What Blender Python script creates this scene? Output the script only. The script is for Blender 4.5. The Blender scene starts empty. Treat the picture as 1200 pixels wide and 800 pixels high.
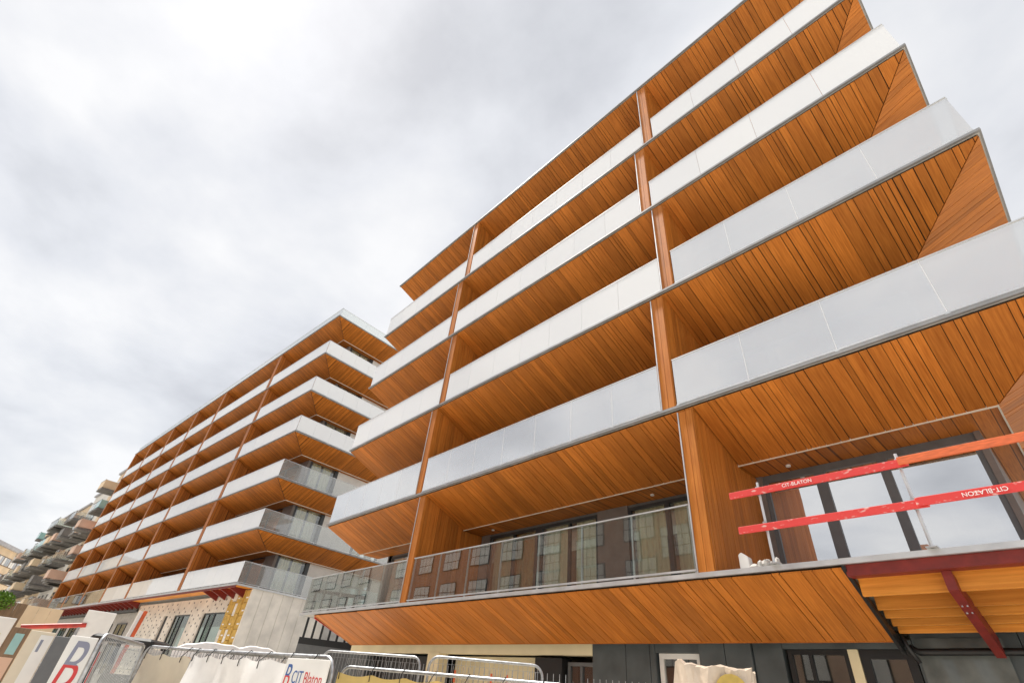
import bpy, bmesh, math, random
from math import radians as R, sin, cos, pi
from mathutils import Vector, Matrix
random.seed(7)
SC = bpy.context.scene
COL = SC.collection
# ------------------------------------------------------------------ camera, sky, sun, exposure
EYE = 1.75
YAW, PITCH, ROLL, FPX = R(50.1156), R(36.4814), R(6.2559), 575.07
fw = Vector((-sin(YAW)*cos(PITCH), cos(YAW)*cos(PITCH), sin(PITCH)))
rt = Vector((cos(YAW), sin(YAW), 0)); up = rt.cross(fw)
r2 = rt*cos(ROLL)+up*sin(ROLL); u2 = -rt*sin(ROLL)+up*cos(ROLL)
cam = bpy.data.cameras.new('camera'); cam.sensor_width = 36; cam.lens = FPX/1200*36
cam.clip_start = 0.05; cam.clip_end = 6000
co = bpy.data.objects.new('camera', cam); COL.objects.link(co)
co.matrix_world = Matrix(((r2.x, u2.x, -fw.x, 0), (r2.y, u2.y, -fw.y, 0), (r2.z, u2.z, -fw.z, EYE), (0, 0, 0, 1)))
SC.camera = co
def ray(px, py): return fw+r2*((px-600)/FPX)-u2*((py-400)/FPX)
def atR(px, py, d):                       # pixel direction at a horizontal distance d (metres)
    v = ray(px, py); v = v*(d/math.hypot(v.x, v.y)); return Vector((v.x, v.y, v.z+EYE))
def atY(px, py, Y):
    v = ray(px, py); v = v*(Y/v.y); return Vector((v.x, v.y, v.z+EYE))
def pix(P):
    v = Vector(P)-Vector((0, 0, EYE)); z = v.dot(fw)
    return (600+FPX*v.dot(r2)/z, 400-FPX*v.dot(u2)/z) if z > .05 else None

SUN_DIR = Vector((-.47, -.10, .877)).normalized()
w = bpy.data.worlds.new('World'); SC.world = w; w.use_nodes = True
nt = w.node_tree; nt.nodes.clear()
def N(tree, typ, **k):
    n = tree.nodes.new(typ)
    for a, b in k.items(): setattr(n, a, b)
    return n
def math_node(tree, op, a=None, b=None, c=None, clamp=False):
    n = N(tree, 'ShaderNodeMath', operation=op); n.use_clamp = clamp
    for i, v in enumerate((a, b, c)):
        if v is None: continue
        if isinstance(v, (int, float)): n.inputs[i].default_value = v
        else: tree.links.new(v, n.inputs[i])
    return n.outputs[0]
out = N(nt, 'ShaderNodeOutputWorld'); bg = N(nt, 'ShaderNodeBackground'); bg.inputs[1].default_value = .1
sky = N(nt, 'ShaderNodeTexSky', sky_type='NISHITA'); sky.sun_disc = False
sky.sun_elevation = math.asin(SUN_DIR.z); sky.sun_rotation = math.atan2(SUN_DIR.x, SUN_DIR.y) % (2*pi)
sky.air_density = 1.2; sky.dust_density = 1.0
tc = N(nt, 'ShaderNodeTexCoord'); sep = N(nt, 'ShaderNodeSeparateXYZ'); nt.links.new(tc.outputs['Generated'], sep.inputs[0])
zz = math_node(nt, 'ADD', math_node(nt, 'MAXIMUM', sep.outputs[2], 0), .22)
cmb = N(nt, 'ShaderNodeCombineXYZ')
nt.links.new(math_node(nt, 'DIVIDE', sep.outputs[0], zz), cmb.inputs[0]); nt.links.new(math_node(nt, 'DIVIDE', sep.outputs[1], zz), cmb.inputs[1])
no = N(nt, 'ShaderNodeTexNoise'); no.inputs['Scale'].default_value = 2.0; no.inputs['Detail'].default_value = 8; no.inputs['Roughness'].default_value = .52; no.inputs['Distortion'].default_value = .15
ofs = N(nt, 'ShaderNodeVectorMath', operation='ADD'); ofs.inputs[1].default_value = (5.2, 9.1, 0); nt.links.new(cmb.outputs[0], ofs.inputs[0]); nt.links.new(ofs.outputs[0], no.inputs['Vector'])
cr = N(nt, 'ShaderNodeValToRGB'); nt.links.new(no.outputs[0], cr.inputs[0])
e = cr.color_ramp.elements; e[0].position = .30; e[0].color = (.56, .57, .60, 1); e[1].position = .62; e[1].color = (.88, .875, .875, 1)
em = e.new(.46); em.color = (.73, .74, .77, 1)
# thin cloud scatters more light close to the sun
dp = N(nt, 'ShaderNodeVectorMath', operation='DOT_PRODUCT'); nt.links.new(tc.outputs['Generated'], dp.inputs[0]); dp.inputs[1].default_value = SUN_DIR
glow = math_node(nt, 'ADD', 1, math_node(nt, 'MULTIPLY', math_node(nt, 'POWER', math_node(nt, 'MAXIMUM', dp.outputs['Value'], 0), 40), .12))
scl = N(nt, 'ShaderNodeVectorMath', operation='SCALE'); nt.links.new(cr.outputs[0], scl.inputs[0])
nt.links.new(math_node(nt, 'MULTIPLY', glow, 3.85), scl.inputs['Scale'])
mx = N(nt, 'ShaderNodeMix', data_type='RGBA'); mx.inputs[0].default_value = .96
nt.links.new(sky.outputs[0], mx.inputs[6]); nt.links.new(scl.outputs[0], mx.inputs[7])
nt.links.new(mx.outputs[2], bg.inputs[0]); nt.links.new(bg.outputs[0], out.inputs[0])
sl = bpy.data.lights.new('sun', 'SUN'); sl.energy = 2.4; sl.angle = R(3); sl.color = (1, .955, .88)
so = bpy.data.objects.new('sun', sl); COL.objects.link(so); so.rotation_euler = (-SUN_DIR).to_track_quat('-Z', 'Y').to_euler(); so.location = (-20, -20, 60)
vs = SC.view_settings; vs.view_transform = 'Standard'; vs.look = 'None'; vs.exposure = 1.5; vs.gamma = 1
SC.render.engine = 'CYCLES'; SC.cycles.max_bounces = 10; SC.cycles.diffuse_bounces = 5; SC.cycles.transparent_max_bounces = 16; SC.cycles.glossy_bounces = 5

# ------------------------------------------------------------------ materials
MATS = {}
def mat(name, col, rough=.6, metal=0, noise=0, nscale=6, bump=0, bscale=40, spec=.5, col2=None, stretch=None, pos=None):
    m = bpy.data.materials.new(name); m.use_nodes = True; t = m.node_tree; b = t.nodes['Principled BSDF']
    b.inputs['Base Color'].default_value = (*col, 1); b.inputs['Roughness'].default_value = rough; b.inputs['Metallic'].default_value = metal
    b.inputs['Specular IOR Level'].default_value = spec
    if noise or bump:
        c = N(t, 'ShaderNodeTexCoord'); src = c.outputs['Object']
        if stretch:
            mp = N(t, 'ShaderNodeMapping'); mp.inputs['Scale'].default_value = stretch; t.links.new(src, mp.inputs[0]); src = mp.outputs[0]
    if noise:
        n = N(t, 'ShaderNodeTexNoise'); n.inputs['Scale'].default_value = nscale; n.inputs['Detail'].default_value = 6; t.links.new(src, n.inputs['Vector'])
        r = N(t, 'ShaderNodeValToRGB'); r.color_ramp.elements[0].position = .3; r.color_ramp.elements[1].position = .72
        c2 = col2 or tuple(max(0, x*(1-noise)) for x in col)
        r.color_ramp.elements[0].color = (*c2, 1); r.color_ramp.elements[1].color = (*[min(1, x*(1+noise*.4)) for x in col], 1)
        t.links.new(n.outputs[0], r.inputs[0]); t.links.new(r.outputs[0], b.inputs['Base Color'])
        rr = N(t, 'ShaderNodeMapRange'); rr.inputs[3].default_value = max(.02, rough-.12); rr.inputs[4].default_value = min(1, rough+.12)
        t.links.new(n.outputs[0], rr.inputs[0]); t.links.new(rr.outputs[0], b.inputs['Roughness'])
    if bump:
        n2 = N(t, 'ShaderNodeTexNoise'); n2.inputs['Scale'].default_value = bscale; n2.inputs['Detail'].default_value = 4; t.links.new(src, n2.inputs['Vector'])
        bp = N(t, 'ShaderNodeBump'); bp.inputs['Strength'].default_value = bump; bp.inputs['Distance'].default_value = .02
        t.links.new(n2.outputs[0], bp.inputs['Height']); t.links.new(bp.outputs[0], b.inputs['Normal'])
    if pos: r.color_ramp.elements[0].position, r.color_ramp.elements[1].position = pos
    MATS[name] = m; return m

def wood(name, stretch, lines=None, base=(.58, .200, .032), dark=(.36, .104, .013), lo=.80, hi=1.14):
    """stained timber; grain stretched along the board; lines = axis index along which boards repeat where they are too fine to model"""
    m = bpy.data.materials.new(name); m.use_nodes = True; t = m.node_tree; b = t.nodes['Principled BSDF']
    c = N(t, 'ShaderNodeTexCoord'); mp = N(t, 'ShaderNodeMapping'); mp.inputs['Scale'].default_value = stretch
    t.links.new(c.outputs['Object'], mp.inputs[0])
    oi = N(t, 'ShaderNodeObjectInfo'); g = N(t, 'ShaderNodeNewGeometry')
    rnd = math_node(t, 'FRACT', math_node(t, 'ADD', oi.outputs['Random'], math_node(t, 'MULTIPLY', g.outputs['Random Per Island'], 7.31)))
    groove = None
    if lines is not None:
        s = N(t, 'ShaderNodeSeparateXYZ'); t.links.new(c.outputs['Object'], s.inputs[0])
        wob = N(t, 'ShaderNodeTexNoise', noise_dimensions='1D'); wob.inputs['Scale'].default_value = 1.7; wob.inputs['Detail'].default_value = 3
        t.links.new(s.outputs[lines], wob.inputs['W'])
        u = math_node(t, 'ADD', math_node(t, 'MULTIPLY', s.outputs[lines], 5.2), math_node(t, 'MULTIPLY', wob.outputs[0], 3))
        fr = math_node(t, 'FRACT', u); wn = N(t, 'ShaderNodeTexWhiteNoise', noise_dimensions='1D'); t.links.new(math_node(t, 'FLOOR', u), wn.inputs['W'])
        rnd = wn.outputs['Value']
        groove = math_node(t, 'LESS_THAN', fr, .10)
    n = N(t, 'ShaderNodeTexNoise'); n.inputs['Scale'].default_value = 1; n.inputs['Detail'].default_value = 7; n.inputs['Roughness'].default_value = .62
    add = N(t, 'ShaderNodeVectorMath', operation='ADD'); t.links.new(mp.outputs[0], add.inputs[0]); cx = N(t, 'ShaderNodeCombineXYZ')
    for i in range(3): t.links.new(math_node(t, 'MULTIPLY', rnd, 41.7+i*13), cx.inputs[i])
    t.links.new(cx.outputs[0], add.inputs[1]); t.links.new(add.outputs[0], n.inputs['Vector'])
    big = N(t, 'ShaderNodeTexNoise'); big.inputs['Scale'].default_value = .9; big.inputs['Detail'].default_value = 2; t.links.new(c.outputs['Object'], big.inputs['Vector'])
    r = N(t, 'ShaderNodeValToRGB'); r.color_ramp.elements[0].position = .28; r.color_ramp.elements[1].position = .66
    r.color_ramp.elements[0].color = (*dark, 1); r.color_ramp.elements[1].color = (*base, 1); t.links.new(n.outputs[0], r.inputs[0])
    mr = N(t, 'ShaderNodeMapRange'); mr.inputs[3].default_value = lo; mr.inputs[4].default_value = hi; t.links.new(rnd, mr.inputs[0])
    mr2 = N(t, 'ShaderNodeMapRange'); mr2.inputs[1].default_value = .3; mr2.inputs[2].default_value = .7; mr2.inputs[3].default_value = .9; mr2.inputs[4].default_value = 1.1; t.links.new(big.outputs[0], mr2.inputs[0])
    k = math_node(t, 'MULTIPLY', mr.outputs[0], mr2.outputs[0])
    if groove is not None: k = math_node(t, 'MULTIPLY', k, math_node(t, 'SUBTRACT', 1, math_node(t, 'MULTIPLY', groove, .72)))
    sc = N(t, 'ShaderNodeVectorMath', operation='SCALE'); t.links.new(r.outputs[0], sc.inputs[0]); t.links.new(k, sc.inputs['Scale'])
    t.links.new(sc.outputs[0], b.inputs['Base Color']); b.inputs['Roughness'].default_value = .5; b.inputs['Specular IOR Level'].default_value = .22
    bp = N(t, 'ShaderNodeBump'); bp.inputs['Strength'].default_value = .25; bp.inputs['Distance'].default_value = .004; t.links.new(n.outputs[0], bp.inputs['Height']); t.links.new(bp.outputs[0], b.inputs['Normal'])
    MATS[name] = m; return m

def glass(name, lo, hi, sky_white=0, tint=(.93, .97, .97), f0=.25, f1=.8, rough=.012, vary=False):
    m = bpy.data.materials.new(name); m.use_nodes = True; t = m.node_tree; t.nodes.clear()
    o = N(t, 'ShaderNodeOutputMaterial'); tr = N(t, 'ShaderNodeBsdfTransparent'); tr.inputs[0].default_value = (*tint, 1)
    gl = N(t, 'ShaderNodeBsdfGlossy'); gl.inputs['Roughness'].default_value = rough
    c = N(t, 'ShaderNodeTexCoord'); n = N(t, 'ShaderNodeTexNoise'); n.inputs['Scale'].default_value = .8; t.links.new(c.outputs['Object'], n.inputs['Vector'])
    bp = N(t, 'ShaderNodeBump'); bp.inputs['Strength'].default_value = .03; bp.inputs['Distance'].default_value = .05; t.links.new(n.outputs[0], bp.inputs['Height']); t.links.new(bp.outputs[0], gl.inputs['Normal'])
    base = tr.outputs[0]
    if sky_white:  # diffuse white painted in place of the bright sky reflected by clear glass
        d = N(t, 'ShaderNodeBsdfDiffuse'); d.inputs[0].default_value = (.96, .97, .975, 1)
        tl = N(t, 'ShaderNodeBsdfTranslucent'); tl.inputs[0].default_value = (.96, .97, .975, 1)
        dm = N(t, 'ShaderNodeMixShader'); dm.inputs[0].default_value = .06; t.links.new(d.outputs[0], dm.inputs[1]); t.links.new(tl.outputs[0], dm.inputs[2])
        mm = N(t, 'ShaderNodeMixShader'); mm.inputs[0].default_value = sky_white; t.links.new(tr.outputs[0], mm.inputs[1]); t.links.new(dm.outputs[0], mm.inputs[2]); base = mm.outputs[0]
    lw = N(t, 'ShaderNodeLayerWeight'); lw.inputs[0].default_value = .5
    mr = N(t, 'ShaderNodeMapRange'); mr.inputs[1].default_value = f0; mr.inputs[2].default_value = f1; mr.inputs[3].default_value = lo; mr.inputs[4].default_value = hi
    t.links.new(lw.outputs['Facing'], mr.inputs[0])
    fac = mr.outputs[0]
    if vary:                                # smears and panel-to-panel differences
        oi = N(t, 'ShaderNodeObjectInfo')
        fac = math_node(t, 'ADD', fac, math_node(t, 'MULTIPLY', math_node(t, 'SUBTRACT', oi.outputs['Random'], .5), .12), clamp=True)
    ms = N(t, 'ShaderNodeMixShader'); t.links.new(fac, ms.inputs[0]); t.links.new(base, ms.inputs[1]); t.links.new(gl.outputs[0], ms.inputs[2]); t.links.new(ms.outputs[0], o.inputs[0])
    MATS[name] = m; return m

wood('soffit_wood', (38, 1.6, 1.6)); wood('side_soffit_wood', (1.6, 38, 1.6)); wood('fin_wood', (30, 30, 1.4), base=(.51, .185, .034))
wood('fine_soffit', (38, 1.6, 1.6), lines=0); wood('fine_side_soffit', (1.6, 38, 1.6), lines=1); wood('fine_fin', (30, 30, 1.4), lines=1, base=(.52, .185, .04), lo=.85, hi=1.1)
wood('raw_timber', (1.2, 26, 26), base=(.74, .31, .055), dark=(.52, .18, .025), lo=.85, hi=1.1)
mat('backing', (.035, .02, .012), .8, noise=.3)
mat('alu', (.62, .63, .64), .38, .6, noise=.15, nscale=3)
mat('edge_grey', (.30, .30, .30), .45, .4, noise=.15, nscale=3)
mat('steel', (.55, .56, .57), .35, .85, noise=.25, nscale=14)
mat('galv', (.50, .52, .54), .42, .7, noise=.35, nscale=22, bump=.15, bscale=60)
mat('trim', (.72, .66, .55), .5)
mat('taupe', (.20, .17, .155), .6, noise=.2, nscale=2.5, bump=.08)
mat('dark_frame', (.045, .05, .055), .4, noise=.2)
mat('grey_frame', (.13, .135, .14), .45, noise=.15)
mat('curtain', (.86, .80, .60), .85, noise=.25, nscale=2, stretch=(9, 1, .4))
mat('interior', (.22, .20, .17), .8, noise=.3, nscale=1.2)
mat('white_panel', (.80, .79, .76), .6, noise=.12, nscale=2)
mat('cream', (.80, .70, .46), .7, noise=.12, nscale=1.5, bump=.1)
mat('slate_panel', (.085, .10, .105), .5, noise=.35, nscale=2.2, bump=.06)
mat('red_paint', (.50, .035, .02), .45, noise=.35, nscale=5, bump=.1)
mat('dark_red', (.20, .018, .012), .5, noise=.3, nscale=7)
mat('orange_red', (.72, .13, .035), .5, noise=.3, nscale=5)
mat('barrier_red', (.60, .042, .038), .5, noise=.28, nscale=7, col2=(.72, .42, .38), stretch=(1.4, 3, 3), pos=(.29, .40))
mat('barrier_orange', (.74, .16, .05), .5, noise=.3, nscale=9, stretch=(1, 6, 6))
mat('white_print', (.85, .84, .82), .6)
mat('insulation', (.84, .79, .71), .85, noise=.22, nscale=1.3, bump=.2, bscale=25)
mat('grey_board', (.46, .45, .44), .8, noise=.25, nscale=3, bump=.1)
mat('yellow_foam', (.66, .42, .10), .85, noise=.3, nscale=5, bump=.3, bscale=18)
mat('black', (.012, .012, .013), .45, noise=.3)
mat('tarp_white', (.86, .85, .83), .5, noise=.1, nscale=4, bump=.12, bscale=9)
mat('tarp_tan', (.72, .64, .50), .6, noise=.12, nscale=3, bump=.12, bscale=9)
mat('tarp_yellow', (.76, .56, .20), .55, noise=.2, nscale=3, bump=.12, bscale=9)
mat('plastic_wrap', (.66, .55, .44), .3, noise=.3, nscale=5, bump=.4, bscale=12)
mat('plastic_sheet', (.15, .165, .16), .22, noise=.35, nscale=3, bump=.2, bscale=5)
mat('yellow_patch', (.62, .44, .10), .6, noise=.3, nscale=8)
mat('ground_dust', (.66, .62, .55), .9, noise=.28, nscale=.7, bump=.3, bscale=12)
mat('asphalt', (.12, .12, .12), .9, noise=.3, nscale=3, bump=.3, bscale=60)
mat('concrete', (.50, .48, .45), .85, noise=.25, nscale=3, bump=.2, bscale=20)
mat('beige_wall', (.72, .56, .38), .8, noise=.18, nscale=.6)
mat('pale_wall', (.70, .67, .62), .8, noise=.12, nscale=.5)
mat('pink_wall', (.70, .48, .36), .8, noise=.2, nscale=.6)
mat('balcony_grey', (.19, .18, .17), .7, noise=.25, nscale=3)
mat('brown_hoarding', (.24, .16, .10), .75, noise=.35, nscale=3, stretch=(6, 6, .5))
mat('roof_grey', (.42, .42, .44), .7, noise=.2, nscale=1)
mat('orange_machine', (.72, .27, .03), .45, noise=.2, nscale=5)
mat('rubber', (.02, .02, .02), .8, noise=.3)
mat('logo_grey', (.24, .26, .33), .6); mat('logo_red', (.55, .06, .06), .6); mat('logo_blue', (.06, .13, .33), .6)
mat('poster_yellow', (.66, .62, .12), .6); mat('poster_pink', (.72, .30, .34), .6); mat('poster_green', (.22, .34, .14), .6)
mat('sticker_green', (.02, .55, .06), .5)
mat('leaf', (.12, .24, .02), .6, noise=.4, nscale=9)
mat('teal_glass', (.30, .52, .52), .15, noise=.1)
glass('glass_rail', .08, .65, tint=(.90, .95, .94))
glass('glass_side', .12, .6, sky_white=.12, tint=(.93, .95, .93))
glass('glass_sky_white', .24, .36, sky_white=.88, vary=True)  # mostly white colour standing in for the reflected sky
glass('glass_cloudy', .62, .85, sky_white=.42, vary=True)
glass('glass_window', .13, .8, tint=(.92, .94, .92))
glass('glass_dark', .08, .3, tint=(.55, .6, .52))
glass('glass_mirror', .86, .97, tint=(.80, .84, .82))
def brick_mat():
    m = mat('brick', (.36, .16, .10), .85); t = m.node_tree; b = t.nodes['Principled BSDF']
    c = N(t, 'ShaderNodeTexCoord'); mp = N(t, 'ShaderNodeMapping'); mp.inputs['Rotation'].default_value = (R(90), 0, 0); t.links.new(c.outputs['Object'], mp.inputs[0])
    br = N(t, 'ShaderNodeTexBrick'); br.inputs['Scale'].default_value = 4; br.inputs['Color1'].default_value = (.55, .25, .15, 1); br.inputs['Color2'].default_value = (.45, .19, .11, 1); br.inputs['Mortar'].default_value = (.5, .45, .4, 1)
    t.links.new(mp.outputs[0], br.inputs['Vector']); t.links.new(br.outputs[0], b.inputs['Base Color'])
brick_mat()
def split_logo(nm='logo_split', c1=(.05, .12, .33, 1)):                          # letter printed blue above, red below
    m = mat(nm, (.1, .1, .3), .6); t = m.node_tree; b = t.nodes['Principled BSDF']
    c = N(t, 'ShaderNodeTexCoord'); s = N(t, 'ShaderNodeSeparateXYZ'); t.links.new(c.outputs['Generated'], s.inputs[0])
    r = N(t, 'ShaderNodeValToRGB'); r.color_ramp.interpolation = 'CONSTANT'; r.color_ramp.elements[0].color = (.60, .05, .05, 1); r.color_ramp.elements[1].position = .5; r.color_ramp.elements[1].color = c1
    t.links.new(s.outputs[1], r.inputs[0]); t.links.new(r.outputs[0], b.inputs['Base Color'])
split_logo(); split_logo('logo_split_grey', (.24, .25, .33, 1))

# ------------------------------------------------------------------ mesh helpers
class MB:
    def __init__(s): s.v = []; s.f = []
    def hexa(s, p):                         # 8 points: bottom ring 0-3, top ring 4-7
        n = len(s.v); s.v += [tuple(q) for q in p]
        s.f += [tuple(n+i for i in f) for f in ((3, 2, 1, 0), (4, 5, 6, 7), (0, 1, 5, 4), (1, 2, 6, 5), (2, 3, 7, 6), (3, 0, 4, 7))]; return s
    def box(s, x0, x1, y0, y1, z0, z1):
        return s.hexa([(x0, y0, z0), (x1, y0, z0), (x1, y1, z0), (x0, y1, z0), (x0, y0, z1), (x1, y0, z1), (x1, y1, z1), (x0, y1, z1)])
    def prism(s, poly, off):                # closed polygon (3D points) extruded by a vector
        n = len(s.v); k = len(poly); off = Vector(off)
        s.v += [tuple(q) for q in poly]+[tuple(Vector(q)+off) for q in poly]
        s.f += [tuple(n+i for i in reversed(range(k))), tuple(n+k+i for i in range(k))]
        s.f += [(n+i, n+(i+1) % k, n+k+(i+1) % k, n+k+i) for i in range(k)]; return s
    def tube(s, pts, r, seg=8):
        pts = [Vector(q) for q in pts]; n = len(s.v)
        for i, q in enumerate(pts):
            d = (pts[min(i+1, len(pts)-1)]-pts[max(i-1, 0)]).normalized()
            a = d.orthogonal().normalized() if i == 0 else (a-d*a.dot(d)).normalized()
            b = d.cross(a)
            for j in range(seg): s.v.append(tuple(q+(a*cos(2*pi*j/seg)+b*sin(2*pi*j/seg))*r))
        for i in range(len(pts)-1):
            for j in range(seg):
                s.f.append((n+i*seg+j, n+i*seg+(j+1) % seg, n+(i+1)*seg+(j+1) % seg, n+(i+1)*seg+j))
        s.f += [tuple(n+j for j in reversed(range(seg))), tuple(n+(len(pts)-1)*seg+j for j in range(seg))]; return s
    def grid(s, P, nu, nv):
        n = len(s.v)
        for j in range(nv+1):
            for i in range(nu+1): s.v.append(tuple(P(i/nu, j/nv)))
        for j in range(nv):
            for i in range(nu):
                a = n+j*(nu+1)+i; s.f.append((a, a+1, a+nu+2, a+nu+1))
        return s
    def join(s, o):
        n = len(s.v); s.v += o.v; s.f += [tuple(n+i for i in f) for f in o.f]; return s
    def build(s, name, m, parent=None, bevel=0, smooth=False):
        me = bpy.data.meshes.new(name); me.from_pydata(s.v, [], s.f); me.update()
        bm = bmesh.new(); bm.from_mesh(me); bmesh.ops.recalc_face_normals(bm, faces=bm.faces)
        if bevel: bmesh.ops.bevel(bm, geom=list(bm.edges), offset=bevel, segments=1, affect='EDGES')
        bm.to_mesh(me); bm.free()
        if smooth: me.shade_smooth()
        me.materials.append(MATS[m]); o = bpy.data.objects.new(name, me); COL.objects.link(o)
        if parent: o.parent = parent
        return o
def tag(o, label, cat, group=None):
    o['label'] = label; o['category'] = cat
    if group: o['group'] = group
    return o
def struct(o): o['kind'] = 'structure'; return o
def empty(name, loc=(0, 0, 0), rz=0):
    o = bpy.data.objects.new(name, None); COL.objects.link(o); o.location = loc; o.rotation_euler = (0, 0, rz); o.empty_display_size = .3; return o
def lettering(txt, size, M, m, parent, shear=0):
    cu = bpy.data.curves.new('lettering', 'FONT'); cu.body = txt; cu.size = size; cu.shear = shear; cu.align_x = 'CENTER'; cu.align_y = 'CENTER'; cu.extrude = .001
    t = bpy.data.objects.new('tmp', cu); COL.objects.link(t)
    dg = bpy.context.evaluated_depsgraph_get(); me = bpy.data.meshes.new_from_object(t.evaluated_get(dg)); bpy.data.objects.remove(t)
    me.materials.clear(); me.materials.append(MATS[m]); o = bpy.data.objects.new('lettering', me); COL.objects.link(o); o.parent = parent; o.matrix_local = M; return o
def BX(name, m, par, *a, bevel=0): return MB().box(*a).build(name, m, par, bevel)

# ------------------------------------------------------------------ ground
gb = MB(); gb.v = [(-900, -900, 0), (900, -900, 0), (900, 900, 0), (-900, 900, 0)]; gb.f = [(0, 1, 2, 3)]
struct(gb.build('ground', 'ground_dust'))
struct(MB().box(-140, 60, -12.6, -6.0, -.2, .004).build('road', 'asphalt'))
struct(MB().box(-140, 60, -6.0, -5.85, -.2, .12).build('kerb', 'concrete'))

# ------------------------------------------------------------------ terraced-balcony building generator (local: x<=0 to the left, y inward, right front corner at 0,0)
SL = .40; FRONT = 1.63                      # soffit fall and depth of the sloped part
def soffit_z(y): return -.07-SL*min(max(y, 0), FRONT)
def clip_poly(poly, a, b, c):               # keep a*x+b*y<=c   (2D)
    o = []
    for i in range(len(poly)):
        p, q = poly[i], poly[(i+1) % len(poly)]
        dp, dq = a*p[0]+b*p[1]-c, a*q[0]+b*q[1]-c
        if dp <= 0: o.append(p)
        if dp*dq < 0: t = dp/(dp-dq); o.append((p[0]+(q[0]-p[0])*t, p[1]+(q[1]-p[1])*t))
    return o
def widths(total, rnd, choices=(.09, .12, .15, .19, .24, .30)):
    x = 0; res = []
    while x < total-.05:
        d = min(rnd.choice(choices), total-x); res.append((x, x+d)); x += d
    return res
PLANKS = []
def front_planks(x0, x1, z, SIDE, mit, par, root, rnd, flat=False):
    for a, b in widths(x1-x0, rnd):
        g = rnd.choice((.004, .005, .006, .007, .009))
        y0, y1 = (.03, FRONT-.012) if not flat else (FRONT+.03, 2.38)
        poly = [(x0+a+g, y0), (x0+b-g, y0), (x0+b-g, y1), (x0+a+g, y1)]
        if mit: poly = clip_poly(poly, 1, SIDE/FRONT, -.012)      # mitre line x = -SIDE*y/FRONT
        if len(poly) < 3: continue
        dz = rnd.uniform(-.003, .003)
        P3 = [(x, y, z+soffit_z(y)-.022+dz) for x, y in poly]
        PLANKS.append((P3, 'soffit_wood', par, root))
def side_planks(z, SIDE, par, root, rnd, ymax=8):
    for a, b in widths(ymax-.03, rnd):
        g = rnd.choice((.003, .004, .006)); y0, y1 = .03+a+g, .03+b-g
        poly = [(-SIDE+.012, y0), (-.03, y0), (-.03, y1), (-SIDE+.012, y1)]
        poly = clip_poly(poly, -1, -SIDE/FRONT, -.012)
        if len(poly) < 3: continue
        P3 = [(x, y, z-.07-SL*FRONT*min(1, -x/SIDE)-.022+rnd.uniform(-.003, .003)) for x, y in poly]
        PLANKS.append((P3, 'side_soffit_wood', par, root))

def slab(root, z, L, SIDE, rnd, planked, x_wood0=None, x_wood1=0, mit=True, depth=10, back=True):
    """one balcony slab: body, metal edge, dark backing, boards"""
    x0w = -L+.03 if x_wood0 is None else x_wood0
    b = MB().box(-L, 0, .02, depth, z-.045, z-.004)
    s = b.build('balcony_slab', 'concrete', root)
    eh = .06 if x_wood1 else .04
    e = MB().box(-L-.03, .03, -.03, .02, z-eh, z+.012).box(.0, .03, .021, depth, z-eh, z+.012).box(-L-.03, -L, .021, depth, z-eh, z+.012)
    e.build('edge_strip', 'alu' if x_wood1 else 'edge_grey', s)
    zi = z-.07-SL*FRONT
    if x_wood1 == 0 and mit:                # full underside with right mitre
        f = MB()
        f.prism([(x0w, .03, z-.046), (x0w, .03, z-.068), (x0w, FRONT, zi), (x0w, FRONT, z-.046)], (.02, 0, 0))       # left end board
        f.build('end_board', 'soffit_wood', s)
        if planked:
            bk = MB(); n = 0
            bk.v = [(x0w+.02, .03, z-.062), (-.03, .03, z-.062), (-SIDE, FRONT, zi+.016), (x0w+.02, FRONT, zi+.016), (-.03, 9, z-.062), (-SIDE, 9, zi+.016)]
            bk.f = [(0, 1, 2, 3), (1, 4, 5, 2)]; bk.build('soffit_backing', 'backing', s)
            front_planks(x0w+.02, 0, z, SIDE, True, s, root, rnd); side_planks(z, SIDE, s, root, rnd)
        else:
            bk = MB(); bk.v = [(x0w+.02, .03, z-.07), (-.03, .03, z-.07), (-SIDE, FRONT, zi), (x0w+.02, FRONT, zi)]; bk.f = [(0, 1, 2, 3)]; bk.build('soffit', 'fine_soffit', s)
            bk = MB(); bk.v = [(-.03, .03, z-.07), (-.03, depth, z-.07), (-SIDE, depth, zi), (-SIDE, FRONT, zi)]; bk.f = [(0, 1, 2, 3)]; bk.build('soffit', 'fine_side_soffit', s)
            MB().tube([(-.02, .02, z-.075), (-SIDE, FRONT, zi-.004)], .012, 4).build('mitre_joint', 'backing', s)
        t = MB().box(x0w+.02, -SIDE+.012, FRONT-.012, FRONT+.012, zi-.035, zi+.02).box(-SIDE-.012, -SIDE+.012, FRONT+.0125, depth, zi-.035, zi+.02); t.build('trim_strip', 'trim', s)
        MB().box(x0w+.02, -SIDE-.012, FRONT+.012, 2.46, zi+.0, zi+.02).box(-SIDE-.5, -SIDE-.0121, 2.4601, depth, zi, zi+.02).build('inner_soffit', 'fine_soffit', s)
    else:
        bk = MB(); bk.v = [(x0w, .03, z-.062), (x_wood1, .03, z-.062), (x_wood1, FRONT, zi+.016), (x0w, FRONT, zi+.016)]; bk.f = [(0, 1, 2, 3)]; bk.build('soffit_backing', 'backing', s)
        front_planks(x0w, x_wood1, z, SIDE, False, s, root, rnd)
        MB().box(x0w, x_wood1, FRONT-.012, FRONT+.03, zi-.03, zi+.02).build('trim_strip', 'soffit_wood', s)
    return s

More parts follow.
